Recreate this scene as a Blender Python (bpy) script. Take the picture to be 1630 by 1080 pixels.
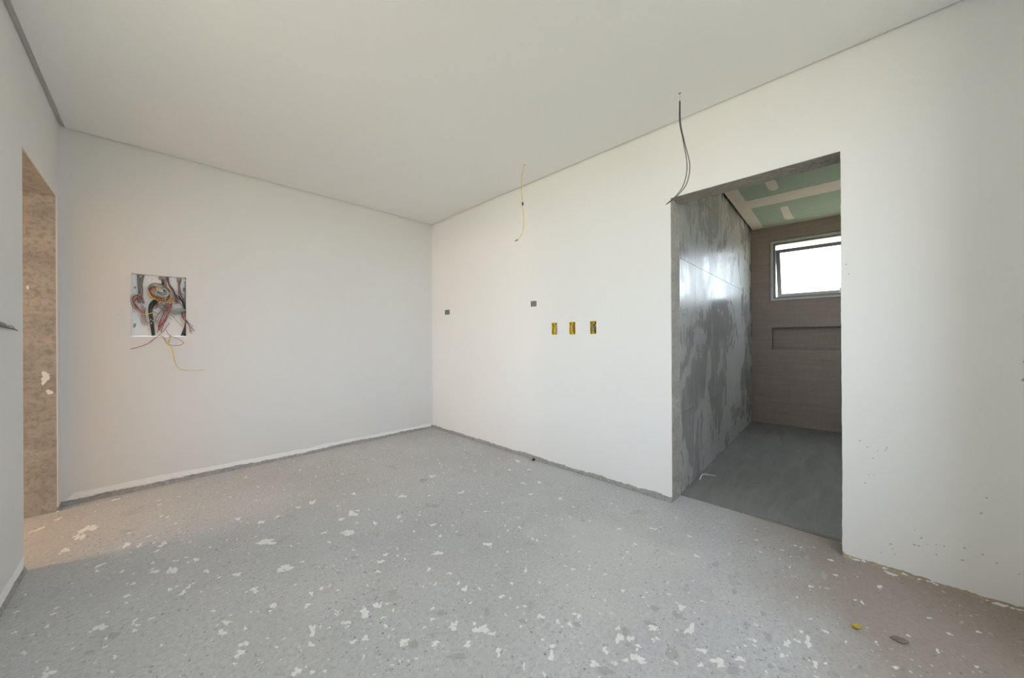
import bpy, bmesh, math, random
from mathutils import Vector, Matrix
from mathutils.geometry import tessellate_polygon

for _o in list(bpy.data.objects):
    bpy.data.objects.remove(_o, do_unlink=True)
SC = bpy.context.scene
COL = SC.collection
rnd = random.Random(7)

# ---------------------------------------------------------------- dimensions (metres)
EYE = 1.17                       # camera height
R, A, L, ZC = 2.564, 4.009, -0.478, 2.690     # right wall x, back wall y, left wall x, ceiling z
DT = 2.166                       # height of both door openings
Y1, Y0 = 0.936, 0.056            # bathroom doorway along the right wall
LY0, LY1 = 3.026, 3.916          # hall doorway along the left wall
WT = 0.172                       # wall thickness
YN = -1.00                       # wall behind the camera
WIN = (0.30, 1.80, 1.05, 2.45)   # window in the wall behind the camera: x0, x1, z0, z1
WIL = (0.45, 2.46, 0.45, 2.50)   # window in the left wall beside the camera: y0, y1, z0, z1
BLEN, BZ, BW = 3.11, 2.67, 1.95  # bathroom depth, ceiling height, width

# ---------------------------------------------------------------- camera
cam_d = bpy.data.cameras.new('camera')
cam_d.sensor_width = 36.0
cam_d.lens = 556.54 * 36.0 / 1630.0
cam_d.clip_start = 0.02
cam = bpy.data.objects.new('camera', cam_d)
COL.objects.link(cam)
_yaw, _roll = 0.7935, -0.0051
_F = Vector((math.sin(_yaw), math.cos(_yaw), 0.0002)).normalized()
_R0 = Vector((math.cos(_yaw), -math.sin(_yaw), 0)); _U0 = _R0.cross(_F)
_Rv = _R0 * math.cos(_roll) + _U0 * math.sin(_roll)
_Uv = -_R0 * math.sin(_roll) + _U0 * math.cos(_roll)
_m = Matrix((_Rv, _Uv, -_F)).transposed().to_4x4()
_m.translation = Vector((0, 0, EYE))
cam.matrix_world = _m
SC.camera = cam

# ---------------------------------------------------------------- daylight
world = bpy.data.worlds.new('sky'); SC.world = world
world.use_nodes = True
_bg = world.node_tree.nodes['Background']
_bg.inputs[0].default_value = (0.81, 0.90, 1.0, 1)
_bg.inputs[1].default_value = 1.0

sun_d = bpy.data.lights.new('sun', 'SUN'); sun_d.energy = 3.0; sun_d.angle = math.radians(1.0)
sun_d.color = (1.0, 0.95, 0.86)
sun = bpy.data.objects.new('sun', sun_d); COL.objects.link(sun)
sun.rotation_euler = Vector((0.0, -0.62, -0.78)).to_track_quat('-Z', 'Y').to_euler()

def portal(name, loc, direction, sx, sy):
    d = bpy.data.lights.new(name, 'AREA'); d.shape = 'RECTANGLE'; d.size = sx; d.size_y = sy
    d.cycles.is_portal = True
    o = bpy.data.objects.new(name, d); COL.objects.link(o)
    o.location = loc; o.rotation_euler = Vector(direction).to_track_quat('-Z', 'Z').to_euler()
    return o
portal('sky_portal_window', ((WIN[0] + WIN[1]) / 2, YN - 0.19, (WIN[2] + WIN[3]) / 2), (0, 1, 0), WIN[1] - WIN[0], WIN[3] - WIN[2])
portal('sky_portal_side_window', (L - 0.19, (WIL[0] + WIL[1]) / 2, (WIL[2] + WIL[3]) / 2), (1, 0, 0), WIL[1] - WIL[0], WIL[3] - WIL[2])

SC.view_settings.view_transform = 'Standard'
SC.view_settings.look = 'None'
SC.view_settings.gamma = 1.0
SC.view_settings.use_curve_mapping = False
SC.view_settings.exposure = 2.84
SC.cycles.max_bounces = 10
SC.cycles.diffuse_bounces = 7
SC.cycles.glossy_bounces = 3
SC.cycles.adaptive_threshold = 0.03
SC.cycles.sample_clamp_indirect = 6.0

# ---------------------------------------------------------------- materials
MATS = {}
def srgb(r, g, b):
    f = lambda c: (c / 255) / 12.92 if c / 255 <= 0.04045 else ((c / 255 + 0.055) / 1.055) ** 2.4
    return (f(r), f(g), f(b), 1)

class NT:
    def __init__(s, name):
        s.m = bpy.data.materials.new(name); s.m.use_nodes = True
        s.t = s.m.node_tree; s.b = s.t.nodes['Principled BSDF']; MATS[name] = s.m
        s.co = s.n('ShaderNodeTexCoord').outputs['Object']
    def n(s, typ, **kw):
        x = s.t.nodes.new(typ)
        for k, v in kw.items(): setattr(x, k, v)
        return x
    def l(s, a, b): s.t.links.new(a, b)
    def noise(s, scale, detail=4, rough=0.55, vec=None, dist=0.0):
        x = s.n('ShaderNodeTexNoise'); x.inputs['Scale'].default_value = scale
        x.inputs['Detail'].default_value = detail; x.inputs['Roughness'].default_value = rough
        x.inputs['Distortion'].default_value = dist
        s.l(vec if vec is not None else s.co, x.inputs['Vector']); return x.outputs['Fac']
    def voronoi(s, scale, vec=None):
        x = s.n('ShaderNodeTexVoronoi'); x.inputs['Scale'].default_value = scale
        s.l(vec if vec is not None else s.co, x.inputs['Vector']); return x.outputs['Distance']
    def stretch(s, sx, sy, sz, loc=(0, 0, 0)):
        x = s.n('ShaderNodeMapping'); x.inputs['Scale'].default_value = (sx, sy, sz)
        x.inputs['Location'].default_value = loc
        s.l(s.co, x.inputs['Vector']); return x.outputs['Vector']
    def ramp(s, fac, *stops):
        x = s.n('ShaderNodeValToRGB'); e = x.color_ramp.elements
        while len(e) < len(stops): e.new(0.5)
        for i, (p, c) in enumerate(stops):
            e[i].position = p; e[i].color = c if len(c) == 4 else (*c, 1)
        s.l(fac, x.inputs['Fac']); return x.outputs['Color']
    def val(s, fac, *stops): return s.ramp(fac, *[(p, (v, v, v, 1)) for p, v in stops])
    def mix(s, fac, a, b, mode='MIX'):
        x = s.n('ShaderNodeMix', data_type='RGBA', blend_type=mode)
        for sock, v in ((x.inputs['Factor'], fac), (x.inputs['A'], a), (x.inputs['B'], b)):
            if isinstance(v, (int, float)): sock.default_value = v
            elif isinstance(v, tuple): sock.default_value = v if len(v) == 4 else (*v, 1)
            else: s.l(v, sock)
        return x.outputs['Result']
    def math(s, op, a, b=0.0):
        x = s.n('ShaderNodeMath', operation=op)
        for i, v in enumerate((a, b)):
            if isinstance(v, (int, float)): x.inputs[i].default_value = v
            else: s.l(v, x.inputs[i])
        return x.outputs[0]
    def done(s, color, rough=0.6, bump=None, strength=0.3, dist=0.01, metal=0.0, spec=0.4):
        for sock, v in ((s.b.inputs['Base Color'], color), (s.b.inputs['Roughness'], rough), (s.b.inputs['Metallic'], metal)):
            if isinstance(v, (int, float)): sock.default_value = v
            elif isinstance(v, tuple): sock.default_value = v if len(v) == 4 else (*v, 1)
            else: s.l(v, sock)
        s.b.inputs['Specular IOR Level'].default_value = spec
        if bump is not None:
            x = s.n('ShaderNodeBump'); x.inputs['Strength'].default_value = strength; x.inputs['Distance'].default_value = dist
            s.l(bump, x.inputs['Height']); s.l(x.outputs['Normal'], s.b.inputs['Normal'])
        return s.m

def plain(name, col, rough=0.5, metal=0.0, spec=0.4, var=0.08, scale=60):
    t = NT(name); n = t.noise(scale, 3)
    c = t.mix(n, tuple(x * (1 - var) for x in col[:3]), tuple(min(1, x * (1 + var)) for x in col[:3]))
    return t.done(c, rough, metal=metal, spec=spec)

def make_materials():
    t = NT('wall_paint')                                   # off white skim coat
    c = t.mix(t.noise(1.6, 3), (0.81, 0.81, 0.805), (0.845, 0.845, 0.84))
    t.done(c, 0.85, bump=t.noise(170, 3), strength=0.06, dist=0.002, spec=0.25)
    t = NT('wall_grey')                                  # greyer wall tone on the back and left walls
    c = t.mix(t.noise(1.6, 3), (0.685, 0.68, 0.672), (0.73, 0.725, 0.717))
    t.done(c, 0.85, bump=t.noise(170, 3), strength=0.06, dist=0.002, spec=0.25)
    t = NT('ceiling_paint')
    t.done(t.mix(t.noise(1.2, 2), (0.81, 0.81, 0.80), (0.84, 0.84, 0.83)), 0.9, bump=t.noise(150, 2), strength=0.04, dist=0.002, spec=0.2)
    t = NT('white_filler')
    t.done(t.mix(t.noise(30, 4), (0.82, 0.82, 0.81), (0.92, 0.92, 0.91)), 0.9, bump=t.noise(90, 4), strength=0.2, dist=0.003, spec=0.2)
    t = NT('mortar')
    c = t.ramp(t.noise(45, 5, 0.7), (0.3, (0.27, 0.265, 0.255)), (0.7, (0.48, 0.47, 0.455)))
    t.done(c, 0.95, bump=t.noise(120, 5, 0.7), strength=0.7, dist=0.008, spec=0.2)
    t = NT('concrete_jamb')                                # door reveals
    c = t.ramp(t.noise(3.5, 5, 0.6, t.stretch(1, 1, 2.2)), (0.3, (0.37, 0.345, 0.305)), (0.7, (0.52, 0.49, 0.44)))
    c = t.mix(t.val(t.noise(38, 4, 0.7), (0.38, 0.5), (0.55, 0.0)), c, (0.22, 0.21, 0.195))
    c = t.mix(t.val(t.noise(4.0, 4, 0.6, t.stretch(1, 1, 0.5)), (0.70, 0.0), (0.75, 0.5)), c, (0.6, 0.59, 0.57))
    t.done(c, 0.92, bump=t.noise(60, 5, 0.7), strength=0.5, dist=0.006, spec=0.2)

    t = NT('screed')                                       # raw floor screed, trowelled, dusty, pitted
    big = t.noise(0.9, 5, 0.6, dist=0.4)
    c = t.ramp(big, (0.30, (0.465, 0.468, 0.474)), (0.50, (0.52, 0.523, 0.53)), (0.72, (0.575, 0.578, 0.585)))
    fine = t.noise(55, 6, 0.75)
    c = t.mix(0.8, c, t.val(fine, (0.25, 0.66), (0.5, 1.0), (0.75, 1.22)), 'MULTIPLY')
    blot = t.noise(5.5, 5, 0.7)
    c = t.mix(t.val(blot, (0.30, 0.35), (0.42, 0.0)), c, (0.26, 0.255, 0.25))
    # warm light cast painted into the colour, browner towards the front right
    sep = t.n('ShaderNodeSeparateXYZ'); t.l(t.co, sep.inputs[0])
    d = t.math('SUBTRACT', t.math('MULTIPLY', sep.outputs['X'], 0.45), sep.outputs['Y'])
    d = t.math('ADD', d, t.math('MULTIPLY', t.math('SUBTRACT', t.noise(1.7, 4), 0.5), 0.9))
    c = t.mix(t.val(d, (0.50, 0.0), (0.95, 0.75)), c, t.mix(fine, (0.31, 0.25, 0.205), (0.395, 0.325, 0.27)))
    # chalky dust by the bathroom door
    v = t.stretch(1, 1, 1, (-1.75, -0.95, 0)); ln = t.n('ShaderNodeVectorMath', operation='LENGTH'); t.l(v, ln.inputs[0])
    dd = t.math('ADD', ln.outputs['Value'], t.math('MULTIPLY', t.math('SUBTRACT', t.noise(4, 4), 0.5), 1.2))
    c = t.mix(t.val(dd, (0.18, 0.55), (0.50, 0.0)), c, (0.60, 0.595, 0.585))
    # pores, grit and tiny paint flecks
    def specks(scale, size, share, loc):
        v = t.n('ShaderNodeTexVoronoi'); v.inputs['Scale'].default_value = scale
        wob = t.n('ShaderNodeVectorMath', operation='ADD'); nz = t.n('ShaderNodeTexNoise'); nz.inputs['Scale'].default_value = scale * 1.5
        t.l(t.co, nz.inputs['Vector']); sc = t.n('ShaderNodeVectorMath', operation='SCALE'); sc.inputs['Scale'].default_value = 0.6 / scale
        t.l(nz.outputs['Color'], sc.inputs[0]); t.l(t.stretch(1, 1, 1, loc), wob.inputs[0]); t.l(sc.outputs[0], wob.inputs[1])
        t.l(wob.outputs[0], v.inputs['Vector'])
        sp = t.n('ShaderNodeSeparateColor'); t.l(v.outputs['Color'], sp.inputs[0])
        near = t.math('LESS_THAN', v.outputs['Distance'], t.math('MULTIPLY', sp.outputs[1], size))
        return t.math('MULTIPLY', near, t.math('LESS_THAN', sp.outputs[0], share))
    gate = t.val(t.noise(2.2, 4), (0.38, 0.25), (0.62, 1.0))
    for scale, size, share, loc, col, amt in ((48, 0.26, 0.55, (0, 0, 0), (0.20, 0.20, 0.198), 0.85), (90, 0.32, 0.5, (2, 5, 0), (0.26, 0.26, 0.258), 0.75),
                                             (30, 0.20, 0.30, (7, 1, 0), (0.23, 0.23, 0.228), 0.8), (26, 0.22, 0.28, (4, 9, 0), (0.76, 0.755, 0.745), 0.85), (60, 0.30, 0.35, (9, 3, 0), (0.72, 0.715, 0.705), 0.75)):
        c = t.mix(t.math('MULTIPLY', t.math('MULTIPLY', specks(scale, size, share, loc), gate), amt), c, col)
    t.done(c, 0.8, bump=t.mix(0.5, fine, t.noise(9, 4)), strength=0.55, dist=0.006, spec=0.25)

    plain('paint_blot', (0.80, 0.795, 0.785), 0.7, var=0.12, scale=40)
    plain('dark_spot', (0.42, 0.415, 0.41), 0.7, var=0.3, scale=50)
    plain('scuff', (0.50, 0.485, 0.47), 0.8, var=0.2)

    t = NT('tile_grey')                                    # satin grey porcelain with wiped grout film
    film = t.math('ADD', t.math('MULTIPLY', t.noise(2.1, 5, 0.55, t.stretch(1.0, 1.0, 0.75), dist=1.3), 0.72), t.math('MULTIPLY', t.noise(16, 5, 0.65, t.stretch(1, 1, 0.16)), 0.28))
    st = t.noise(22, 3, 0.5, t.stretch(1, 1, 0.10))
    c = t.ramp(film, (0.40, (0.275, 0.27, 0.26)), (0.475, (0.32, 0.314, 0.303)), (0.515, (0.405, 0.398, 0.385)), (0.62, (0.44, 0.433, 0.42)))
    c = t.mix(0.6, c, t.val(st, (0.3, 0.78), (0.7, 1.18)), 'MULTIPLY')
    rg = t.val(film, (0.40, 0.20), (0.475, 0.24), (0.515, 0.32), (0.62, 0.38))
    t.done(c, rg, bump=t.noise(14, 2, 0.5, t.stretch(1, 1, 0.2)), strength=0.05, dist=0.004, spec=0.5)
    t = NT('tile_floor')
    st = t.noise(3.0, 6, 0.65, t.stretch(0.6, 3.5, 1), dist=0.8)
    c = t.ramp(st, (0.3, (0.195, 0.187, 0.18)), (0.7, (0.275, 0.266, 0.258)))
    t.done(c, 0.55, bump=t.noise(40, 3), strength=0.05, dist=0.003, spec=0.35)
    t = NT('tile_wood')                                    # beige tile with a faint wood grain
    g = t.noise(6, 6, 0.65, t.stretch(1, 0.35, 5.5), dist=0.6)
    w = t.noise(60, 3, 0.6, t.stretch(1, 1, 0.12))
    c = t.ramp(g, (0.3, (0.285, 0.225, 0.185)), (0.7, (0.36, 0.29, 0.245)))
    c = t.mix(0.35, c, t.val(w, (0.3, 0.8), (0.7, 1.15)), 'MULTIPLY')
    t.done(c, 0.5, spec=0.4)
    plain('grout', (0.30, 0.28, 0.26), 0.9)
    t = NT('green_board')                                  # moisture resistant plasterboard
    t.done(t.mix(t.noise(14, 4, 0.6, t.stretch(0.6, 2, 1)), (0.285, 0.345, 0.285), (0.335, 0.395, 0.325)), 0.85, spec=0.2)
    t = NT('joint_compound')
    t.done(t.mix(t.noise(12, 4), (0.58, 0.52, 0.465), (0.68, 0.615, 0.555)), 0.9, spec=0.2)
    t = NT('aluminium')
    sp = t.val(t.noise(70, 3), (0.60, 0.0), (0.70, 0.7))
    t.done(t.mix(sp, (0.52, 0.52, 0.52), (0.12, 0.12, 0.12)), 0.45, metal=0.3)
    plain('dark_aluminium', (0.22, 0.215, 0.21), 0.4, metal=0.4)
    t = NT('glass')
    tr = t.n('ShaderNodeBsdfTransparent'); gl = t.n('ShaderNodeBsdfGlossy'); gl.inputs['Roughness'].default_value = 0.02
    mx = t.n('ShaderNodeMixShader'); mx.inputs[0].default_value = 0.06
    tr.inputs['Color'].default_value = (0.94, 0.96, 0.95, 1)
    t.l(tr.outputs[0], mx.inputs[1]); t.l(gl.outputs[0], mx.inputs[2])
    t.l(mx.outputs[0], t.t.nodes['Material Output'].inputs['Surface'])
    t = NT('dry_ground')
    t.done(t.mix(t.noise(0.4, 5), (0.36, 0.335, 0.25), (0.44, 0.41, 0.305)), 0.95, spec=0.1)
    plain('hall_plaster', (0.74, 0.68, 0.59), 0.9)
    # wires and boxes
    for nm, c in dict(wire_grey=(0.30, 0.30, 0.31), wire_dark=(0.085, 0.085, 0.09), wire_black=(0.03, 0.03, 0.032),
                      wire_white=(0.62, 0.61, 0.59), wire_red=(0.42, 0.055, 0.06), wire_pink=(0.50, 0.17, 0.18),
                      wire_yellow=(0.80, 0.58, 0.06), wire_orange=(0.60, 0.17, 0.07), wire_green=(0.22, 0.30, 0.14),
                      cord_yellow=(0.80, 0.60, 0.20), tie_yellow=(0.85, 0.68, 0.03)).items():
        plain(nm, c, 0.45, var=0.1)
    t = NT('panel_white')
    c = t.mix(t.val(t.noise(55, 3), (0.66, 0.0), (0.72, 0.6)), (0.90, 0.89, 0.88), (0.25, 0.25, 0.25))
    t.done(c, 0.6, bump=t.noise(40, 4), strength=0.15, dist=0.003)
    plain('tape_grey', (0.29, 0.33, 0.32), 0.75, var=0.2, scale=30)
    plain('cover_grey', (0.17, 0.19, 0.185), 0.7, var=0.35, scale=90)
    t = NT('box_yellow')
    t.done(t.ramp(t.noise(60, 3), (0.35, (0.42, 0.30, 0.02)), (0.6, (0.78, 0.62, 0.06))), 0.5)
    plain('leaf_yellow', (0.55, 0.45, 0.07), 0.6, var=0.25)
    plain('mortar_brown', (0.40, 0.34, 0.28), 0.95, var=0.3, scale=70)
    plain('leaf_brown', (0.25, 0.205, 0.17), 0.8, var=0.25)
    plain('stone_black', (0.012, 0.012, 0.012), 0.7)
    plain('bulb_socket', (0.05, 0.05, 0.05), 0.5)
    t = NT('bulb_glow')
    t.b.inputs['Emission Color'].default_value = (1.0, 0.60, 0.27, 1); t.b.inputs['Emission Strength'].default_value = 12
make_materials()

# ---------------------------------------------------------------- helpers
def link(name, me, mat, parent=None, matrix=None, smooth=False):
    o = bpy.data.objects.new(name, me); COL.objects.link(o)
    if mat: me.materials.append(MATS[mat]) if not me.materials else None
    if smooth: me.polygons.foreach_set('use_smooth', [True] * len(me.polygons))
    if parent is not None: o.parent = parent
    elif matrix is not None: o.matrix_world = matrix
    return o
def tag(o, label=None, cat=None, group=None, kind=None):
    if label: o['label'] = label
    if cat: o['category'] = cat
    if group: o['group'] = group
    if kind: o['kind'] = kind
    return o
def structure(o, label, cat): return tag(o, label, cat, kind='structure')
def empty(name, loc, label=None, cat=None, group=None):
    o = bpy.data.objects.new(name, None); o.empty_display_size = 0.05; COL.objects.link(o)
    o.location = loc
    return tag(o, label, cat, group)

class MB:
    """collects vertices and faces; origin is subtracted on build"""
    def __init__(s): s.v = []; s.f = []
    def box(s, x0, x1, y0, y1, z0, z1):
        b = len(s.v)
        s.v += [(x, y, z) for z in (z0, z1) for y in (y0, y1) for x in (x0, x1)]
        s.f += [tuple(b + i for i in q) for q in ((0, 2, 3, 1), (4, 5, 7, 6), (0, 1, 5, 4), (2, 6, 7, 3), (0, 4, 6, 2), (1, 3, 7, 5))]
        return s
    def tube(s, pts, r, n=6, sub=5, r1=None, closed=False):
        P = [Vector(p) for p in pts]
        if len(P) > 2 and sub > 1:
            Q = []
            m = len(P)
            for i in range(m - 1):
                a, b, c, d = P[max(i - 1, 0)], P[i], P[i + 1], P[min(i + 2, m - 1)]
                for k in range(sub):
                    u = k / sub
                    Q.append(0.5 * ((2 * b) + (-a + c) * u + (2 * a - 5 * b + 4 * c - d) * u * u + (-a + 3 * b - 3 * c + d) * u ** 3))
            Q.append(P[-1]); P = Q
        base = len(s.v); m = len(P)
        t0 = (P[1] - P[0]).normalized()
        up = Vector((0, 0, 1)) if abs(t0.z) < 0.9 else Vector((1, 0, 0))
        nrm = (up - t0 * up.dot(t0)).normalized()
        for i in range(m):
            t = (P[min(i + 1, m - 1)] - P[max(i - 1, 0)])
            t = t.normalized() if t.length > 1e-9 else t0
            nrm = nrm - t * nrm.dot(t)
            nrm = nrm.normalized() if nrm.length > 1e-6 else Vector((1, 0, 0))
            bn = t.cross(nrm)
            rr = r if r1 is None else r + (r1 - r) * i / (m - 1)
            for k in range(n):
                a = 2 * math.pi * k / n
                s.v.append(tuple(P[i] + (nrm * math.cos(a) + bn * math.sin(a)) * rr))
        for i in range(m - 1):
            for k in range(n):
                s.f.append((base + i * n + k, base + i * n + (k + 1) % n, base + (i + 1) * n + (k + 1) % n, base + (i + 1) * n + k))
        s.f.append(tuple(base + k for k in reversed(range(n))))
        s.f.append(tuple(base + (m - 1) * n + k for k in range(n)))
        return s
    def sheet(s, loops, front, back):
        """polygon with holes (first loop outer) turned into a slab between two mappings 2d -> 3d"""
        tri = tessellate_polygon([[Vector((x, y, 0)) for x, y in lp] for lp in loops])
        flat = [q for lp in loops for q in lp]; n = len(flat); b = len(s.v)
        s.v += [front(*q) for q in flat] + [back(*q) for q in flat]
        for t in tri:
            s.f.append((b + t[0], b + t[1], b + t[2])); s.f.append((b + n + t[2], b + n + t[1], b + n + t[0]))
        k = 0
        for lp in loops:
            m = len(lp)
            for i in range(m):
                j = (i + 1) % m
                s.f.append((b + k + i, b + k + j, b + n + k + j, b + n + k + i))
            k += m
        return s
    def mesh(s, name, origin=(0, 0, 0)):
        me = bpy.data.meshes.new(name)
        ox, oy, oz = origin
        me.from_pydata([(x - ox, y - oy, z - oz) for x, y, z in s.v], [], s.f)
        bm = bmesh.new(); bm.from_mesh(me); bmesh.ops.recalc_face_normals(bm, faces=bm.faces); bm.to_mesh(me); bm.free()
        me.update(); return me
    def build(s, name, mat, parent=None, smooth=False, origin=None):
        """origin given: object sits there (top level). parent given: vertices are in the parent's space"""
        if origin is not None and parent is None:
            return link(name, s.mesh(name, origin), mat, None, Matrix.Translation(origin), smooth)
        return link(name, s.mesh(name), mat, parent, None, smooth)

def jag(p, q, step, amp, lo=-1.0, hi=1.0, seed=1):
    """points from p towards q (q left out) with a ragged sideways wander"""
    g = random.Random(seed); dx, dy = q[0] - p[0], q[1] - p[1]; ln = math.hypot(dx, dy)
    nx, ny = -dy / ln, dx / ln; n = max(2, int(ln / step)); out = [p]; w = 0.0; slow = 0.0
    for i in range(1, n):
        slow = slow * 0.93 + g.uniform(-1, 1) * 0.33; w = max(lo, min(hi, slow * 0.7 + g.uniform(-0.3, 0.3)))
        u = (i + g.uniform(-0.3, 0.3)) / n
        out.append((p[0] + dx * u + nx * w * amp, p[1] + dy * u + ny * w * amp))
    return out
def rect(x0, x1, y0, y1): return [(x0, y0), (x1, y0), (x1, y1), (x0, y1)]
def blob(cx, cy, e, k, g, n=14, rag=0.35):
    """ragged outline around a centre with half axes e and k"""
    ph = [g.uniform(0, 6.28) for _ in range(3)]; out = []
    for i in range(n):
        a = 2 * math.pi * i / n
        r = 1 + rag * (0.5 * math.sin(2 * a + ph[0]) + 0.4 * math.sin(3 * a + ph[1]) + 0.3 * math.sin(5 * a + ph[2])) + g.uniform(-0.15, 0.15) * rag * 2
        out.append((cx + (e[0] * math.cos(a) + k[0] * math.sin(a)) * r, cy + (e[1] * math.cos(a) + k[1] * math.sin(a)) * r))
    return out

# measured floor marks: centre x, y and two half axes, millimetres
PAINT_BLOTS = [
  (-304,3415,39,14,-6,73),(-321,3308,25,8,-5,52),(-364,3159,23,6,-4,33),(-526,3625,26,13,-3,20),(-461,3745,19,10,-2,18),(-219,3900,24,13,-1,26),
  (-125,2984,18,3,-1,28),(-72,2924,12,1,-1,30),(22,2846,19,2,0,30),(-3,2781,12,1,0,14),(50,2493,21,-1,1,42),(-9,2535,18,-1,0,15),
  (-165,2205,20,-3,-1,20),(-272,2028,15,-4,-3,24),(-319,2369,8,-1,-2,13),(-352,2346,6,-1,-1,8),(-354,2232,7,-1,-2,13),(-67,2081,6,-1,0,16),
  (278,2207,14,-2,3,22),(371,2889,16,1,2,17),(144,2514,13,0,1,20),(200,1863,12,-3,2,17),(178,1814,13,-4,2,20),(214,1644,19,-7,2,16),
  (194,1605,6,-2,1,7),(233,1684,15,-5,2,15),(-112,1959,7,-2,-1,11),(-143,2051,6,-1,-1,8),(-98,2383,9,-1,0,11),(-151,2303,6,-1,-1,10),
  (82,2231,12,-2,1,20),(102,2261,10,-1,1,14),(40,2304,11,-1,0,11),(-405,2415,8,-1,-2,12),(-428,2593,7,0,-1,8),(18,3307,9,3,0,17),(46,3261,10,3,0,13),
  (174,2350,11,-1,1,20),(-217,2754,9,1,-1,13),(-210,2818,14,1,-1,15),(-278,2061,6,-1,-1,10),(9,1903,5,-1,0,7),(248,1771,6,-2,1,10),
  (-115,1877,3,-1,-1,12),(438,2438,56,-32,6,36),(920,2420,38,-20,16,41),(838,2396,24,-13,7,19),(816,2194,32,-19,13,34),(463,2093,36,-22,7,30),
  (319,2015,18,-12,4,24),(356,1829,11,-7,3,18),(496,1794,6,-4,5,18),(461,1728,10,-7,4,15),(437,1564,14,-10,8,29),(412,1495,9,-6,4,13),
  (569,1374,13,-10,4,10),(666,1251,17,-13,9,17),(622,1502,23,-16,13,30),(676,1507,20,-14,8,17),(747,1158,15,-11,6,9),(840,1174,15,-11,14,19),
  (915,1081,26,-19,17,20),(929,1034,11,-8,7,8),(892,957,8,-6,14,14),(1078,1632,25,-16,11,16),(1318,1502,20,-13,17,19),(1022,1452,10,-7,6,9),
  (967,1553,10,-6,8,13),(869,1828,10,-6,7,14),(824,1788,14,-9,7,15),(777,1723,14,-9,3,7),(973,2198,11,-6,13,28),(1117,2153,13,-7,9,17),
  (1286,2416,25,-13,16,29),(1628,2152,20,-11,10,13),(1642,2587,26,-12,14,22),(803,1267,8,-5,5,8),(837,1315,8,-6,4,7),(759,1254,7,-5,2,4),
  (665,1423,11,-8,2,5),(652,1371,8,-6,4,8),(548,1504,12,-9,4,10),(529,1392,14,-10,3,8),(1007,1309,10,-7,14,18),(1010,1362,6,-4,8,10),
  (695,2173,7,-4,4,13),(707,2304,14,-8,3,11),(784,2788,20,-10,9,32),(535,2086,8,-5,3,11),(316,1578,6,-5,1,6),(302,1648,5,-3,1,5),
  (342,1409,15,-11,4,15),(370,1407,5,-4,1,4),(831,1064,12,-9,8,11),(463,2726,17,-9,5,32),(561,2739,15,-8,3,15),(691,2785,20,-10,3,12),
  (1094,1152,10,-7,9,9),(1216,1906,13,-8,9,14),(1045,2723,19,-9,10,25),(712,1428,5,-4,4,9),(1178,1766,11,-7,6,8),(1130,952,7,-11,13,11),
  (1158,883,6,-10,8,6),(1182,838,5,-8,10,7),(1243,836,6,-10,11,7),(1017,805,7,-11,16,13),(1174,675,8,-12,11,6),(1099,672,13,-20,9,5),
  (1258,662,10,-16,22,11),(1288,631,7,-11,15,7),(1301,688,5,-8,12,6),(1228,578,15,-23,21,10),(1401,590,12,-19,11,5),(1594,544,9,-16,14,5),
  (1500,478,11,-18,34,11),(1306,466,5,-7,8,3),(1427,414,8,-13,12,3),(1421,359,13,-20,23,6),(1484,305,12,-19,8,2),(1562,304,3,-5,7,1),
  (1360,400,4,-7,11,3),(1362,555,5,-9,6,3),(1279,595,8,-13,5,2),(2181,1837,7,-20,18,15),(2077,1926,9,-24,13,12),(2417,2311,9,-30,23,22),
  (2069,1548,7,-18,18,14),(2027,616,5,-11,13,4),(1125,1035,7,-11,4,4),(916,850,3,-5,10,9),(1304,1194,4,-7,12,11),(1476,1027,5,-9,7,5),
  (1575,1495,6,-13,8,7),(1969,1751,7,-19,12,11),(1637,613,6,-10,6,2),(943,778,4,-5,6,5),(1152,620,3,-4,10,5),(1608,300,4,-7,6,1),
  (2212,2215,6,-17,16,16),(2330,2092,5,-15,17,15),(1150,855,3,-5,5,3),(1902,898,5,-10,9,4),(2132,902,5,-11,8,3),(1686,192,2,-11,23,3),
  (1726,165,1,-10,9,1),(1750,136,1,-11,30,2),(1608,198,2,-9,11,1),(1622,184,1,-4,6,1),(1648,108,2,-10,15,1),(1677,82,1,-6,6,0),(1828,-95,1,-8,9,0),
  (2033,-212,0,-6,12,-1),(1589,102,1,-7,4,0),(1491,228,1,-5,5,1),(1589,278,1,-6,8,1),(2176,-15,-1,-7,10,0),(2540,-119,-5,-18,18,-1),
  (2370,-74,-2,-10,16,-1),(2478,99,-3,-13,10,0),(1852,32,0,-4,7,0),(2031,-300,0,-5,7,-1),(2184,-254,0,-3,7,-1),(1904,138,0,-5,6,0),
  (2017,194,0,-5,7,1),
]
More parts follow.
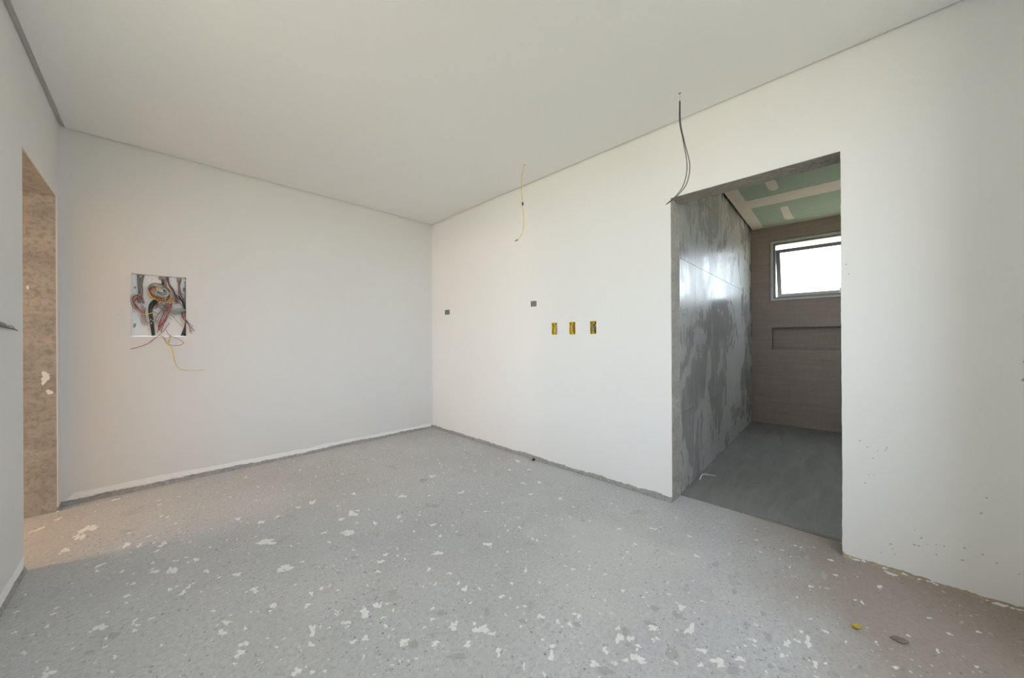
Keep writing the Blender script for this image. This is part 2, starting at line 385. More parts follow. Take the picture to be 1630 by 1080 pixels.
DARK_SPOTS = [
  (-183,2060,12,-3,-1,14),(-154,2076,4,-1,-1,10),(63,1678,4,-1,0,6),(-274,2149,4,-1,-1,6),(-125,2108,16,-3,-1,19),(738,1928,14,-11,6,17),
  (686,1213,15,-12,11,19),(773,1053,29,-25,7,10),(1549,2564,23,-15,29,47),(848,1269,15,-12,9,13),(991,1131,12,-9,15,17),(1265,1693,14,-11,11,14),
  (336,1815,11,-9,3,16),(455,1488,8,-7,2,6),(1367,2112,26,-18,12,18),(866,1501,6,-5,6,10),(762,1201,7,-6,5,9),(640,1852,13,-10,4,11),
  (1309,659,9,-15,19,9),(1260,625,7,-11,8,4),(1336,491,15,-23,22,8),(1103,635,13,-20,16,9),(1540,542,10,-17,24,8),(1420,313,12,-18,18,4),
  (1413,609,11,-19,13,5),(1202,818,8,-13,10,7),(1122,934,5,-8,9,8),(2019,522,7,-14,21,5),(1752,574,5,-9,10,3),(1861,403,6,-11,14,3),
  (1684,322,8,-14,10,2),(1917,1256,5,-12,12,8),(1380,851,7,-11,6,4),(1059,990,8,-12,9,8),(1510,625,9,-16,13,5),(1234,924,5,-9,5,4),
  (2420,190,-2,-12,21,2),(2168,290,-1,-17,26,3),(2296,118,-2,-12,34,2),(1960,171,0,-20,19,2),(1670,248,2,-13,20,3),(1542,188,2,-12,9,1),
  (1644,59,3,-16,14,0),(1861,-20,1,-7,10,0),(1799,285,1,-11,14,2),(1529,222,2,-9,11,2),
]

# ================================================================ SETTING
TOP = 2.86
# ---- floor: room, both doorways and the hall are one raw screed
fl = [(L, YN), (R, YN), (R, Y0), (R + WT - 0.004, Y0), (R + WT - 0.004, Y1), (R, Y1), (R, A), (L, A), (L, LY1), (L - WT, LY1),
      (L - WT, A), (-4.6, A), (-4.6, 2.35), (L - WT, 2.35), (L - WT, LY0), (L, LY0)]
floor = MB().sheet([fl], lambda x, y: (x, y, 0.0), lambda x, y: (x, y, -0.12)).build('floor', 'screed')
structure(floor, 'raw grey concrete floor with white paint splatters and a warm light cast painted in', 'floor')
mb = MB()
g = random.Random(11); BK = 0
for cx, cy, ex, ey, kx, ky in PAINT_BLOTS:
    n_sub = 1 if abs(ex) + abs(kx) + abs(ey) + abs(ky) < 55 else 3
    for q in range(n_sub):
        BK += 1; zt = 0.0010 + 2.2e-6 * BK
        sc = 0.85 if n_sub == 1 else (0.68, 0.42, 0.3)[q]
        jx, jy = (0, 0) if q == 0 else (g.uniform(-0.8, 0.8), g.uniform(-0.8, 0.8))
        c0 = ((cx + ex * jx + kx * jy) / 1000, (cy + ey * jx + ky * jy) / 1000)
        lp = blob(c0[0], c0[1], (ex * sc / 1000, ey * sc / 1000), (kx * sc / 1000, ky * sc / 1000), g, 26, 0.7)
        mb.sheet([lp], lambda x, y: (x, y, zt), lambda x, y: (x, y, 0.0001))
for i in range(1500):                                       # the small flecks in between
    x, y = g.uniform(L + 0.05, R - 0.05), g.uniform(-0.35, A - 0.08)
    if x > 1.9 and y < 1.6 and g.random() < 0.6: continue
    zt = 0.0018 + 4e-7 * i; s = 0.0028 + 0.009 * g.random() ** 3; a = g.uniform(0, 3.14); el = g.uniform(0.35, 0.9)
    lp = blob(x, y, (s * math.cos(a), s * math.sin(a)), (-s * el * math.sin(a), s * el * math.cos(a)), g, 8, 0.5)
    mb.sheet([lp], lambda x, y: (x, y, zt), lambda x, y: (x, y, 0.0001))
tag(mb.build('paint_splatter', 'paint_blot', floor), 'white paint splatters dried on the concrete', kind='stuff')
mb = MB()
for i, (cx, cy, ex, ey, kx, ky) in enumerate(DARK_SPOTS):
    zt = 0.0005 + 5e-6 * i
    lp = blob(cx / 1000, cy / 1000, (ex / 1000, ey / 1000), (kx / 1000, ky / 1000), g, 16, 0.3)
    mb.sheet([lp], lambda x, y: (x, y, zt), lambda x, y: (x, y, 0.0001))
tag(mb.build('damp_spot', 'dark_spot', floor), 'darker grey spots on the concrete', kind='stuff')

# ---- right wall: finish coat over mortar, ragged at the floor and at the doorway
OUT_Y = [(2.008, 1.943), (1.811, 1.746), (1.600, 1.538)]; OUT_Z = (1.208, 1.318)
holes = [rect(b, a, *OUT_Z) for a, b in OUT_Y]
lp = (jag((YN, 0.022), (Y0, 0.022), 0.012, 0.009, -1, 1, 3) + jag((Y0, 0.03), (Y0, DT), 0.03, 0.003, -1, 1, 4)
      + [(Y0, DT), (Y1, DT)] + jag((Y1, DT - 0.001), (Y1, 0.035), 0.05, 0.0022, -1, 1, 5)
      + jag((Y1, 0.035), (A, 0.032), 0.010, 0.016, -1, 1, 6) + [(A, 0.03), (A, TOP), (YN, TOP)])
wall_right = MB().sheet([lp] + holes, lambda y, z: (R, y, z), lambda y, z: (R + 0.006, y, z)).build('wall_right', 'wall_paint')
structure(wall_right, 'white plastered wall with the bathroom doorway and three yellow boxes', 'wall')
core = [(YN, 0), (Y0, 0), (Y0, DT), (Y1, DT), (Y1, 0), (A, 0), (A, TOP), (YN, TOP)]
tag(MB().sheet([core] + holes, lambda y, z: (R + 0.006, y, z), lambda y, z: (R + WT, y, z)).build('door_reveal', 'concrete_jamb', wall_right), 'bare grey concrete reveal of the bathroom doorway')

def mortar_strip(parent, p, q, out, h, d, seed, name='mortar_strip', mat='mortar', z0=0.0):
    """rough fillet along a wall foot from p to q; out = direction into the room"""
    g = random.Random(seed); ln = math.hypot(q[0] - p[0], q[1] - p[1]); n = max(3, int(ln / 0.014)); mb = MB(); w = 0
    for i in range(n + 1):
        u = i / n; w = w * 0.85 + g.uniform(-1, 1) * 0.3
        hh = h * (1 + 0.35 * w + g.uniform(-0.12, 0.12)); dd = d * (1 + 0.4 * w + g.uniform(-0.25, 0.25))
        bx, by = p[0] + (q[0] - p[0]) * u, p[1] + (q[1] - p[1]) * u
        for o_, z in ((-0.004, 0), (-0.004, hh + 0.01), (dd * 0.15, hh), (dd * 0.7, hh * 0.55), (dd, z0)):
            mb.v.append((bx + out[0] * o_, by + out[1] * o_, z))
    for i in range(n):
        for k in range(4):
            b = i * 5 + k; mb.f.append((b, b + 1, b + 6, b + 5))
    mb.f.append((0, 1, 2, 3, 4)); e = n * 5; mb.f.append((e + 4, e + 3, e + 2, e + 1, e))
    return tag(mb.build(name, mat, parent), 'rough grey mortar left along the foot of the wall')
mortar_strip(wall_right, (R, A), (R, Y1 + 0.002), (-1, 0), 0.030, 0.009, 21)
mortar_strip(wall_right, (R, Y0 - 0.002), (R, YN), (-1, 0), 0.011, 0.009, 22, mat='mortar_brown')
mb = MB(); g = random.Random(15)
for i in range(26):
    y = Y0 - 0.02 - 0.55 * g.random() ** 1.5; s = g.uniform(0.004, 0.011); z = g.uniform(0.006, 0.014)
    mb.sheet([blob(y, z, (s, 0), (0, s * 0.35), g, 9, 0.5)], lambda a, c: (R - 0.0105 + c * 0.4, a, c), lambda a, c: (R - 0.004, a, c))
tag(mb.build('paint_flake', 'white_filler', wall_right), 'white paint flakes stuck on the mortar at the wall foot', kind='stuff')
mb = MB(); g = random.Random(5)
SPECKS = [(-12, 631), (-40, 605), (-75, 592), (-104, 605), (-109, 615), (-59, 551), (-45, 465), (-62, 470), (-31, 418), (-119, 138), (-126, 117),
          (-197, 167), (-211, 166), (-219, 207), (-239, 185), (-265, 194), (-288, 196), (-347, 212), (-265, 148), (-341, 155), (-396, 204), (-433, 182),
          (-85, 81), (-132, 93), (-408, 459), (-393, 386), (-198, 239), (-490, 161), (36, 1557), (26, 1506), (2816, 352)]
for y, z in SPECKS:
    s = g.uniform(0.0022, 0.0042)
    mb.sheet([blob(y / 1000, z / 1000, (s * g.uniform(0.8, 1.6), 0), (0, s), g, 9, 0.4)], lambda a, b: (R - 0.0008, a, b), lambda a, b: (R + 0.002, a, b))
tag(mb.build('scuff_mark', 'scuff', wall_right), 'small dark chips and scuffs in the white finish', kind='stuff')
mb = MB()
for cy, cz, e, k in ((-0.545, 1.072, 0.045, 0.035), (-0.54, 1.005, 0.042, 0.03)):
    mb.sheet([blob(cy, cz, (e, 0), (0, k), g, 30, 0.4)], lambda a, b: (R - 0.001, a, b), lambda a, b: (R + 0.003, a, b))
tag(mb.build('plaster_patch', 'mortar', wall_right), 'rough grey patch where the white finish has come off')

# ---- back wall with the recess for the electrical panel
PX0, PX1, PZ0, PZ1 = -0.140, 0.178, 1.207, 1.702
def round_rect(x0, x1, z0, z1, r=0.014, n=4):
    out = []
    for cx, cz, a0 in ((x1 - r, z1 - r, 0), (x0 + r * 0.4, z1 - r * 0.4, 90), (x0 + r * 0.4, z0 + r * 0.4, 180), (x1 - r * 0.6, z0 + r * 0.6, 270)):
        rr = r if a0 == 0 else r * 0.4 if a0 in (90, 180) else r * 0.6
        for i in range(n + 1):
            a = math.radians(a0 + 90 * i / n); out.append((cx + rr * math.cos(a), cz + rr * math.sin(a)))
    return out
ph = round_rect(PX0, PX1, PZ0, PZ1)
lp = jag((L, 0.034), (R, 0.034), 0.012, 0.010, -1, 1, 8) + [(R, 0.034), (R, TOP), (L, TOP)]
wall_back = MB().sheet([lp, ph], lambda x, z: (x, A, z), lambda x, z: (x, A + 0.006, z)).build('wall_back', 'wall_grey')
structure(wall_back, 'pale plastered wall holding the open electrical panel', 'wall')
MB().sheet([rect(L - WT, R + WT, 0, TOP), ph], lambda x, z: (x, A + 0.006, z), lambda x, z: (x, A + WT, z)).build('mortar_core', 'mortar', wall_back)
g = random.Random(12)
topw = jag((R - 0.02, 0.062), (L + 0.015, 0.085), 0.06, 0.014, -0.9, 0.9, 9)
lp = jag((L + 0.012, 0.036), (R - 0.02, 0.028), 0.012, 0.012, -1, 1, 10) + topw
tag(MB().sheet([lp], lambda x, z: (x, A - 0.003, z), lambda x, z: (x, A + 0.004, z)).build('filler_band', 'white_filler', wall_back), 'band of fresh white filler above the floor joint')
mortar_strip(wall_back, (L, A), (R, A), (0, -1), 0.020, 0.012, 23)
mb = MB(); mb.sheet([blob(-0.205, 1.373, (0.004, 0), (0, 0.004), g, 8, 0.3)], lambda a, b: (a, A - 0.0008, b), lambda a, b: (a, A + 0.002, b))
mb.build('nail_hole', 'scuff', wall_back)

# ---- left wall with the hall doorway and a window beside the camera
wl_ = rect(*WIL)
lp = ([(A, TOP), (YN, TOP), (YN, 0.03)] + jag((YN, 0.03), (LY0, 0.03), 0.02, 0.006, -1, 1, 13) + jag((LY0, 0.03), (LY0, DT), 0.04, 0.0012, -1, 1, 14)
      + jag((LY0, DT), (LY1, DT), 0.02, 0.003, -1, 1, 15) + jag((LY1, DT), (LY1, 0.03), 0.02, 0.0028, -1, 1, 16) + [(LY1, 0.03), (A, 0.03)])
wall_left = MB().sheet([lp, wl_], lambda y, z: (L, y, z), lambda y, z: (L - 0.006, y, z)).build('wall_left', 'wall_grey')
structure(wall_left, 'pale plastered wall with the hall doorway in its far end', 'wall')
core = [(YN, 0), (LY0, 0), (LY0, DT), (LY1, DT), (LY1, 0), (A, 0), (A, TOP), (YN, TOP)]
tag(MB().sheet([core, wl_], lambda y, z: (L - 0.006, y, z), lambda y, z: (L - WT, y, z)).build('door_reveal', 'concrete_jamb', wall_left), 'rough bare concrete reveal of the hall doorway')
lp = jag((LY0 - 0.004, 0.075), (0.5, 0.075), 0.05, 0.008, -1, 1, 17) + [(0.5, 0.03)] + jag((0.5, 0.028), (LY0 - 0.004, 0.028), 0.02, 0.005, -1, 1, 18)
tag(MB().sheet([lp], lambda y, z: (L + 0.003, y, z), lambda y, z: (L - 0.004, y, z)).build('filler_band', 'white_filler', wall_left), 'band of fresh white filler above the floor joint')
mortar_strip(wall_left, (L, LY0 - 0.002), (L, YN), (1, 0), 0.026, 0.010, 24)
mortar_strip(wall_left, (L, A), (L, LY1 + 0.002), (1, 0), 0.03, 0.010, 25)
mb = MB()                                                   # plaster smears on the far jamb
for x, z, e, k in ((-0.530, 0.925, 0.020, 0.034), (-0.512, 0.825, 0.018, 0.012), (-0.599, 1.529, 0.006, 0.012)):
    mb.sheet([blob(x, z, (e, -e * 0.3), (0.2 * k, k), g, 20, 0.45)], lambda a, b: (a, LY1 - 0.0015, b), lambda a, b: (a, LY1 + 0.002, b))
tag(mb.build('plaster_smear', 'white_filler', wall_left), 'white plaster smears on the bare door jamb')

# ---- wall behind the camera
wf = MB().sheet([rect(L - WT, R + WT, 0, TOP), rect(WIN[0], WIN[1], WIN[2], WIN[3])], lambda x, z: (x, YN, z), lambda x, z: (x, YN - 0.17, z)).build('wall_front', 'wall_paint')
structure(wf, 'plain white wall behind the viewer with a wide window', 'wall')

# added unseen stub beside the view, shades the near edge of the right wall
structure(MB().box(R - 0.55, R - 0.0002, -0.70, -0.56, 0, ZC - 0.0005).build('shade_stub', 'wall_paint'), 'added unseen white stub that shades the edge of the right wall', 'wall')

# ---- ceiling panel with a shadow gap, slab above
gl, gr = 0.026, 0.012
ceil = MB().box(L + gl, R - gr, YN + 0.02, A - gr, ZC, ZC + 0.0125).build('ceiling', 'ceiling_paint')
structure(ceil, 'smooth white plasterboard ceiling with a dark shadow gap at the walls', 'ceiling')
MB().box(L + 0.0005, L + 0.03, YN + 0.02, A - 0.002, ZC + 0.022, ZC + 0.03).build('shadow_gap_profile', 'wall_grey', ceil)
slab = MB().box(-4.75, 6.2, YN - 0.2, A + WT, TOP, TOP + 0.18).build('ceiling_slab', 'mortar')
structure(slab, 'concrete slab above the plasterboard', 'ceiling')

# ---- window behind the camera: bare aluminium frame
w2 = empty('window_2', ((WIN[0] + WIN[1]) / 2, YN - 0.09, WIN[2])); structure(w2, 'wide window opening with a bare aluminium frame behind the viewer', 'window')
hw, hh = (WIN[1] - WIN[0]) / 2, WIN[3] - WIN[2]
for nm, q in (('frame_bar', (-hw, -hw + 0.04, 0, hh)), ('frame_bar', (hw - 0.04, hw, 0, hh)), ('frame_bar', (-hw + 0.04, hw - 0.04, hh - 0.04, hh)), ('sill_bar', (-hw + 0.04, hw - 0.04, 0, 0.03))):
    MB().box(q[0], q[1], -0.035, 0.035, q[2], q[3]).build(nm, 'aluminium', w2)

w3 = empty('window_3', (L - 0.09, (WIL[0] + WIL[1]) / 2, WIL[2])); structure(w3, 'window opening with a bare aluminium frame beside the viewer', 'window')
hw, hh = (WIL[1] - WIL[0]) / 2, WIL[3] - WIL[2]
for nm, q in (('frame_bar', (-hw, -hw + 0.04, 0, hh)), ('frame_bar', (hw - 0.04, hw, 0, hh)), ('frame_bar', (-hw + 0.04, hw - 0.04, hh - 0.04, hh)), ('sill_bar', (-hw + 0.04, hw - 0.04, 0, 0.03))):
    MB().box(-0.035, 0.035, q[0], q[1], q[2], q[3]).build(nm, 'aluminium', w3)

# ---- hall behind the left doorway
for nm, b, lb in (('wall_hall_end', (-4.75, -4.6, 2.2, A + WT, 0, TOP), 'end wall of the hall'), ('wall_hall_front', (-4.75, L - WT, 2.2, 2.35, 0, TOP), 'near wall of the hall'),
                  ('wall_hall_back', (-4.75, L - WT - 0.001, A, A + WT, 0, TOP), 'far wall of the hall')):
    structure(MB().box(*b).build(nm, 'hall_plaster'), 'warm plastered ' + lb, 'wall')
structure(MB().box(-4.6, L - WT, 2.35, A, 2.62, 2.64).build('ceiling_hall', 'ceiling_paint'), 'plain ceiling of the hall', 'ceiling')
HB = (-3.3, 3.78, 2.05)
lamp = empty('pendant_bulb', (HB[0], HB[1], 2.62), 'bare warm light bulb hanging from the hall ceiling', 'lamp')
MB().tube([(0, 0, 0), (0, 0, -0.48)], 0.003, sub=1).build('cord', 'wire_black', lamp)
MB().tube([(0, 0, -0.46), (0, 0, -0.52)], 0.018, n=12, sub=1).build('socket', 'bulb_socket', lamp)
mb = MB(); prof = [(0.012, -0.52), (0.018, -0.535), (0.030, -0.56), (0.034, -0.58), (0.028, -0.602), (0.012, -0.615)]
for r_, z in prof: mb.v += [(r_ * math.cos(k * math.pi / 6), r_ * math.sin(k * math.pi / 6), z) for k in range(12)]
for i in range(5): mb.f += [(i * 12 + k, i * 12 + (k + 1) % 12, (i + 1) * 12 + (k + 1) % 12, (i + 1) * 12 + k) for k in range(12)]
mb.f += [tuple(range(12)), tuple(range(60, 72))]
mb.build('bulb', 'bulb_glow', lamp, smooth=True)
pl = bpy.data.lights.new('bulb_light', 'POINT'); pl.energy = 12; pl.color = (1.0, 0.72, 0.48); pl.shadow_soft_size = 0.16
plo = bpy.data.objects.new('bulb_light', pl); COL.objects.link(plo); plo.parent = lamp; plo.location = (0, 0, -0.66)

# ================================================================ BATHROOM (its own frame, turned 1.9 degrees)
BM = Matrix.Translation((2.739, 0.943, 0)) @ Matrix.Rotation(math.radians(1.9), 4, 'Z')
def bstruct(name, mb, mat, label, cat):
    o = link(name, mb.mesh(name), mat, None, BM); return structure(o, label, cat)
def tile_child(parent, boxes, mat):
    mb = MB()
    for b in boxes: mb.box(*b)
    return mb.build('tile', mat, parent)
GAP = 0.0011
# left wall, grey satin tiles
bl = bstruct('wall_bathroom_left', MB().box(-0.002, BLEN + 0.16, 0.008, 0.13, -0.12, TOP), 'grout', 'bathroom wall of grey satin tiles smeared with grout film', 'wall')
xs, zs = (0.0, 0.42, 1.76, BLEN), (0.0, 0.60, 1.20, 1.775, 2.38, TOP - 0.02)
for i in range(3):
    for k in range(5):
        dy = rnd.uniform(-0.0006, 0.0006)
        tile_child(bl, [(xs[i] + GAP, xs[i + 1] - GAP, dy, 0.009, zs[k] + GAP, zs[k + 1] - GAP)], 'tile_grey')
# back wall, wood grained tiles, window and niche cut out
WY, WZ = (-1.60, -0.22), (1.668, 2.472); NY, NZ = (-1.60, -0.235), (1.017, 1.306)
hl = [rect(WY[0], WY[1], WZ[0], WZ[1]), rect(NY[0], NY[1], NZ[0], NZ[1])]
bb = bstruct('wall_bathroom_back', MB().sheet([rect(-BW - 0.1, 0.0085, -0.12, TOP)] + hl, lambda y, z: (BLEN + 0.008, y, z), lambda y, z: (BLEN + 0.16, y, z)), 'grout',
             'bathroom wall of beige wood-grained tiles with a niche below the window', 'wall')
def cut(r, h):
    y0, y1, z0, z1 = r; a0, a1, b0, b1 = h
    if a0 >= y1 or a1 <= y0 or b0 >= z1 or b1 <= z0: return [r]
    out = []
    if b0 > z0: out.append((y0, y1, z0, b0))
    if b1 < z1: out.append((y0, y1, b1, z1))
    m0, m1 = max(z0, b0), min(z1, b1)
    if a0 > y0: out.append((y0, a0, m0, m1))
    if a1 < y1: out.append((a1, y1, m0, m1))
    return out
rows = (0.0, 0.29, 0.60, 0.885, 1.225, 1.56, 1.86, 2.17, 2.48, TOP - 0.02)
for k in range(len(rows) - 1):
    off = (0.0, 0.42, 0.78)[k % 3]; y = -off if off else 0.0
    cuts = [0.0] + ([-off] if off else []); 
    while cuts[-1] > -BW: cuts.append(max(-BW, cuts[-1] - 1.2))
    for i in range(len(cuts) - 1):
        rs = [(cuts[i + 1] + GAP, cuts[i] - GAP, rows[k] + GAP, rows[k + 1] - GAP)]
        for h in ((WY[0], WY[1], WZ[0], WZ[1]), (NY[0], NY[1], NZ[0], NZ[1])): rs = [q for r in rs for q in cut(r, h)]
        dx = rnd.uniform(-0.0008, 0.0008)
        if rs: tile_child(bb, [(BLEN + dx, BLEN + 0.009, *q) for q in rs], 'tile_wood')
mb = MB(); d = 0.09
mb.box(BLEN + d, BLEN + d + 0.008, NY[0], NY[1], NZ[0], NZ[1])
mb.box(BLEN + 0.009, BLEN + d, NY[0], NY[1], NZ[0] - 0.008, NZ[0]); mb.box(BLEN + 0.009, BLEN + d, NY[0], NY[1], NZ[1], NZ[1] + 0.008)
mb.box(BLEN + 0.009, BLEN + d, NY[1], NY[1] + 0.008, NZ[0], NZ[1]); mb.box(BLEN + 0.009, BLEN + d, NY[0] - 0.008, NY[0], NZ[0], NZ[1])
tag(mb.build('niche', 'tile_wood', bb), 'long shallow tiled niche below the window')
BRW = (1.3, 2.1, 1.5, 2.3)  # unseen opening, added to brighten the bathroom
br = bstruct('wall_bathroom_right', MB().sheet([rect(-0.002, BLEN + 0.16, -0.12, TOP), rect(*BRW)], lambda x, z: (x, -BW, z), lambda x, z: (x, -BW - 0.12, z)), 'wall_paint', 'far side wall of the bathroom with an added opening that lets in light', 'wall')
# floor
bf = bstruct('floor_bathroom', MB().box(-0.002, BLEN + 0.008, -BW, 0.008, -0.12, -0.004), 'grout', 'dark grey tiled bathroom floor', 'floor')
yj = (0.0, -0.845, -BW); xj = (0.006, 1.20, 2.40, BLEN)
for i in range(3):
    for k in range(2):
        tile_child(bf, [(xj[i] + GAP * 0.7, xj[i + 1] - GAP * 0.7, yj[k + 1] + GAP, yj[k] - GAP, -0.005, rnd.uniform(-0.0004, 0.0004))], 'tile_floor')
# ceiling: green boards and joint strips
bc = empty('ceiling_bathroom', (0, 0, 0)); bc.matrix_world = BM; structure(bc, 'bathroom ceiling of green plasterboard with white taped joints', 'ceiling')
for x0, x1 in ((0.004, 1.935), (1.938, BLEN - 0.006)):
    MB().box(x0, x1, -BW + 0.01, -0.022, BZ, BZ + 0.0125).build('plasterboard', 'green_board', bc)
def strip(lp, t=0.0018, name='joint_strip'):
    MB().sheet([lp], lambda x, y: (x, y, BZ - t), lambda x, y: (x, y, BZ + 0.0006)).build(name, 'joint_compound', bc)
strip([(0.01, -0.135)] + jag((0.01, -0.14), (BLEN - 0.13, -0.15), 0.06, 0.006, seed=31) + [(BLEN - 0.13, -0.15), (BLEN - 0.008, -0.15), (BLEN - 0.008, -0.024), (0.01, -0.024)])
strip(jag((1.80, -0.130), (1.78, -BW + 0.02), 0.08, 0.007, seed=32) + [(1.78, -BW + 0.02)] + jag((2.09, -BW + 0.02), (2.09, -0.130), 0.08, 0.007, seed=33) + [(2.09, -0.130)], t=0.0022)
strip(jag((BLEN - 0.10, -0.13), (BLEN - 0.09, -BW + 0.02), 0.08, 0.005, seed=34) + [(BLEN - 0.09, -BW + 0.02), (BLEN - 0.008, -BW + 0.02), (BLEN - 0.008, -0.13)], t=0.0014)
strip([(1.25, -0.36), (1.25, -0.44), (1.52, -0.452), (1.62, -0.45), (1.66, -0.42), (1.64, -0.385), (1.55, -0.37)], name='filler_patch')
strip([(2.27, -0.405), (2.28, -0.47), (2.60, -0.475), (2.76, -0.485), (2.86, -0.50), (2.87, -0.43), (2.80, -0.40), (2.6, -0.40)], name='filler_patch')

# window with a tilted sash
w1 = empty('window_1', (0, 0, 0)); w1.matrix_world = BM @ Matrix.Translation((BLEN, (WY[0] + WY[1]) / 2, WZ[0]))
structure(w1, 'small top-hung aluminium window standing open in the bathroom', 'window')
hw, hh = (WY[1] - WY[0]) / 2, WZ[1] - WZ[0]
def bars(x0, x1, wy, w, z0, z1, name, mat, parent):
    """four bars of a frame with outer half width wy"""
    MB().box(x0, x1, wy - w, wy, z0, z1).build(name, mat, parent); MB().box(x0, x1, -wy, -wy + w, z0, z1).build(name, mat, parent)
    MB().box(x0, x1, -wy + w, wy - w, z1 - w, z1).build(name, mat, parent); MB().box(x0, x1, -wy + w, wy - w, z0, z0 + w).build(name, mat, parent)
bars(-0.008, 0.06, hw - 0.003, 0.024, 0.003, hh - 0.003, 'frame_bar', 'aluminium', w1)
bars(0.020, 0.10, hw - 0.027, 0.026, 0.027, hh - 0.027, 'inner_frame_bar', 'dark_aluminium', w1)
sash = empty('sash', (0, 0, 0)); sash.parent = w1
sash.matrix_local = Matrix.Translation((0.085, 0, hh - 0.105)) @ Matrix.Rotation(math.radians(-19), 4, 'Y')
sh, sw = 0.665, hw - 0.05
for b in ((-0.012, 0.014, -sw, -sw + 0.046, -sh, 0), (-0.012, 0.014, sw - 0.046, sw, -sh, 0), (-0.012, 0.014, -sw + 0.046, sw - 0.046, -0.046, 0), (-0.012, 0.014, -sw + 0.046, sw - 0.046, -sh, -sh + 0.046)):
    MB().box(*b).build('sash_bar', 'dark_aluminium', sash)
MB().box(-0.002, 0.002, -sw + 0.03, sw - 0.03, -sh + 0.03, -0.03).build('pane', 'glass', sash)
MB().box(-0.030, -0.010, -0.02, 0.012, -sh + 0.01, -sh + 0.03).box(-0.034, -0.026, -0.010, 0.002, -sh + 0.02, -sh + 0.085).build('latch', 'aluminium', sash)
wc = BM @ Vector((BLEN + 0.17, (WY[0] + WY[1]) / 2, (WZ[0] + WZ[1]) / 2))
portal('sky_portal_bathroom', wc, (-1, -0.033, 0), WY[1] - WY[0], WZ[1] - WZ[0])

portal('sky_portal_bathroom_side', BM @ Vector(((BRW[0] + BRW[1]) / 2, -BW - 0.13, (BRW[2] + BRW[3]) / 2)), (-0.033, 1, 0), BRW[1] - BRW[0], BRW[3] - BRW[2])

# ground outside
gr_ = MB().box(-60, 60, -60, 60, -0.6, -0.4).build('ground', 'dry_ground'); structure(gr_, 'dry sunlit ground outside the house', 'ground')

# ================================================================ THINGS
# ---- open electrical panel in the back wall
def W(zx, zy, d=0.0):
    """drawn position on the panel front (panel picture units) and depth in front of the wall face -> local to the panel origin"""
    top = 148 + (zx - 155) * 0.072
    return (PX0 + (zx - 155) / 467 * (PX1 - PX0) - PXC, -d, PZ1 - (zy - top) / (674 - top) * (PZ1 - PZ0) - PZ0)
PXC = (PX0 + PX1) / 2; PO = (PXC, A, PZ0)
panel = empty('electrical_panel', PO, 'open recessed electrical panel box with white speckled back on the back wall', 'electrical panel')
x0, x1, z1 = PX0 - PXC, PX1 - PXC, PZ1 - PZ0; D = 0.058
MB().box(x0 + 0.001, x1 - 0.001, D, D + 0.004, 0.001, z1 - 0.001).build('back_plate', 'panel_white', panel)
for b in ((x0 + 0.001, x0 + 0.004, 0.001, D, 0.001, z1 - 0.001), (x1 - 0.004, x1 - 0.001, 0.001, D, 0.001, z1 - 0.014), (x0 + 0.004, x1 - 0.014, 0.001, D, z1 - 0.004, z1 - 0.001), (x0 + 0.004, x1 - 0.008, 0.001, D, 0.001, 0.004)):
    MB().box(*b).build('side_plate', 'panel_white', panel)
MB().box(x1 - 0.008, x1 - 0.0045, 0.004, D, 0.01, z1 - 0.03).build('side_rail', 'wire_dark', panel)
for zx in (232, 400, 430, 555):                              # conduit mouths
    c = W(zx, 158, -0.045); MB().tube([(c[0], c[1], z1 - 0.004), (c[0], c[1], z1 - 0.03)], 0.013, n=10, sub=1).build('conduit', 'wire_grey', panel)
for zx, zy in ((185, 265), (600, 285), (185, 575), (180, 590), (600, 270)):
    c = W(zx, zy, -D + 0.001); MB().box(c[0] - 0.006, c[0] + 0.006, c[1] - 0.003, c[1] + 0.001, c[2] - 0.008, c[2] + 0.008).build('mounting_tab', 'wire_grey', panel)

wg = random.Random(99)
def wire(parent, pts, mat, r=0.0019, jit=3.0, n=5):
    """pts: (zx, zy, depth in front of wall face)"""
    P = [W(x + wg.uniform(-jit, jit), y + wg.uniform(-jit, jit), d + wg.uniform(-0.004, 0.004)) for x, y, d in pts]
    return MB().tube(P, r, n=n, sub=5).build('wire', mat, parent, smooth=True)
def bundle(label, name='wire_bundle', cat='wires'): return empty(name, PO, label, cat, 'wires in the electrical panel')
b1 = bundle('bundle of grey and red wires dropping from the top left of the panel')
cols = ['wire_dark', 'wire_grey', 'wire_grey', 'wire_pink', 'wire_dark', 'wire_white', 'wire_dark', 'wire_red', 'wire_grey']
for i in range(9):
    dx = (i - 4) * 6
    wire(b1, [(234 + dx * 1.1, 160, -0.045), (228 + dx * 0.8, 230, -0.04), (232 + dx * 0.7, 300, -0.035), (225 + dx, 350, -0.025), (240 + dx, 400, -0.02)], cols[i])
for i in range(11):
    o_ = i * 3.2
    wire(b1, [(236 + o_ * 0.5, 360, -0.03), (215, 325 + o_, -0.01), (172 + o_, 332 + o_, 0.004), (153 + o_, 368 + o_ * 0.6, 0.006), (170 + o_ * 1.1, 425, 0.0), (215 + o_ * 0.6, 470 - o_ * 0.2, -0.006), (266, 496, -0.01)],
         ['wire_grey', 'wire_white', 'wire_grey', 'wire_orange', 'wire_white', 'wire_dark', 'wire_grey', 'wire_white', 'wire_red', 'wire_red', 'wire_red'][i], 0.0021)
for i in range(6):
    wire(b1, [(235 + i * 7, 400 + i * 8, -0.02), (238 + i * 6, 480, -0.02), (235 + i * 9, 545, -0.03), (250 + i * 9, 585 - (i % 2) * 20, -0.035)], ['wire_grey', 'wire_red', 'wire_pink', 'wire_grey', 'wire_red', 'wire_dark'][i], 0.0015)
b2 = bundle('coil of white, yellow and red wires looped in the panel centre', 'wire_coil')
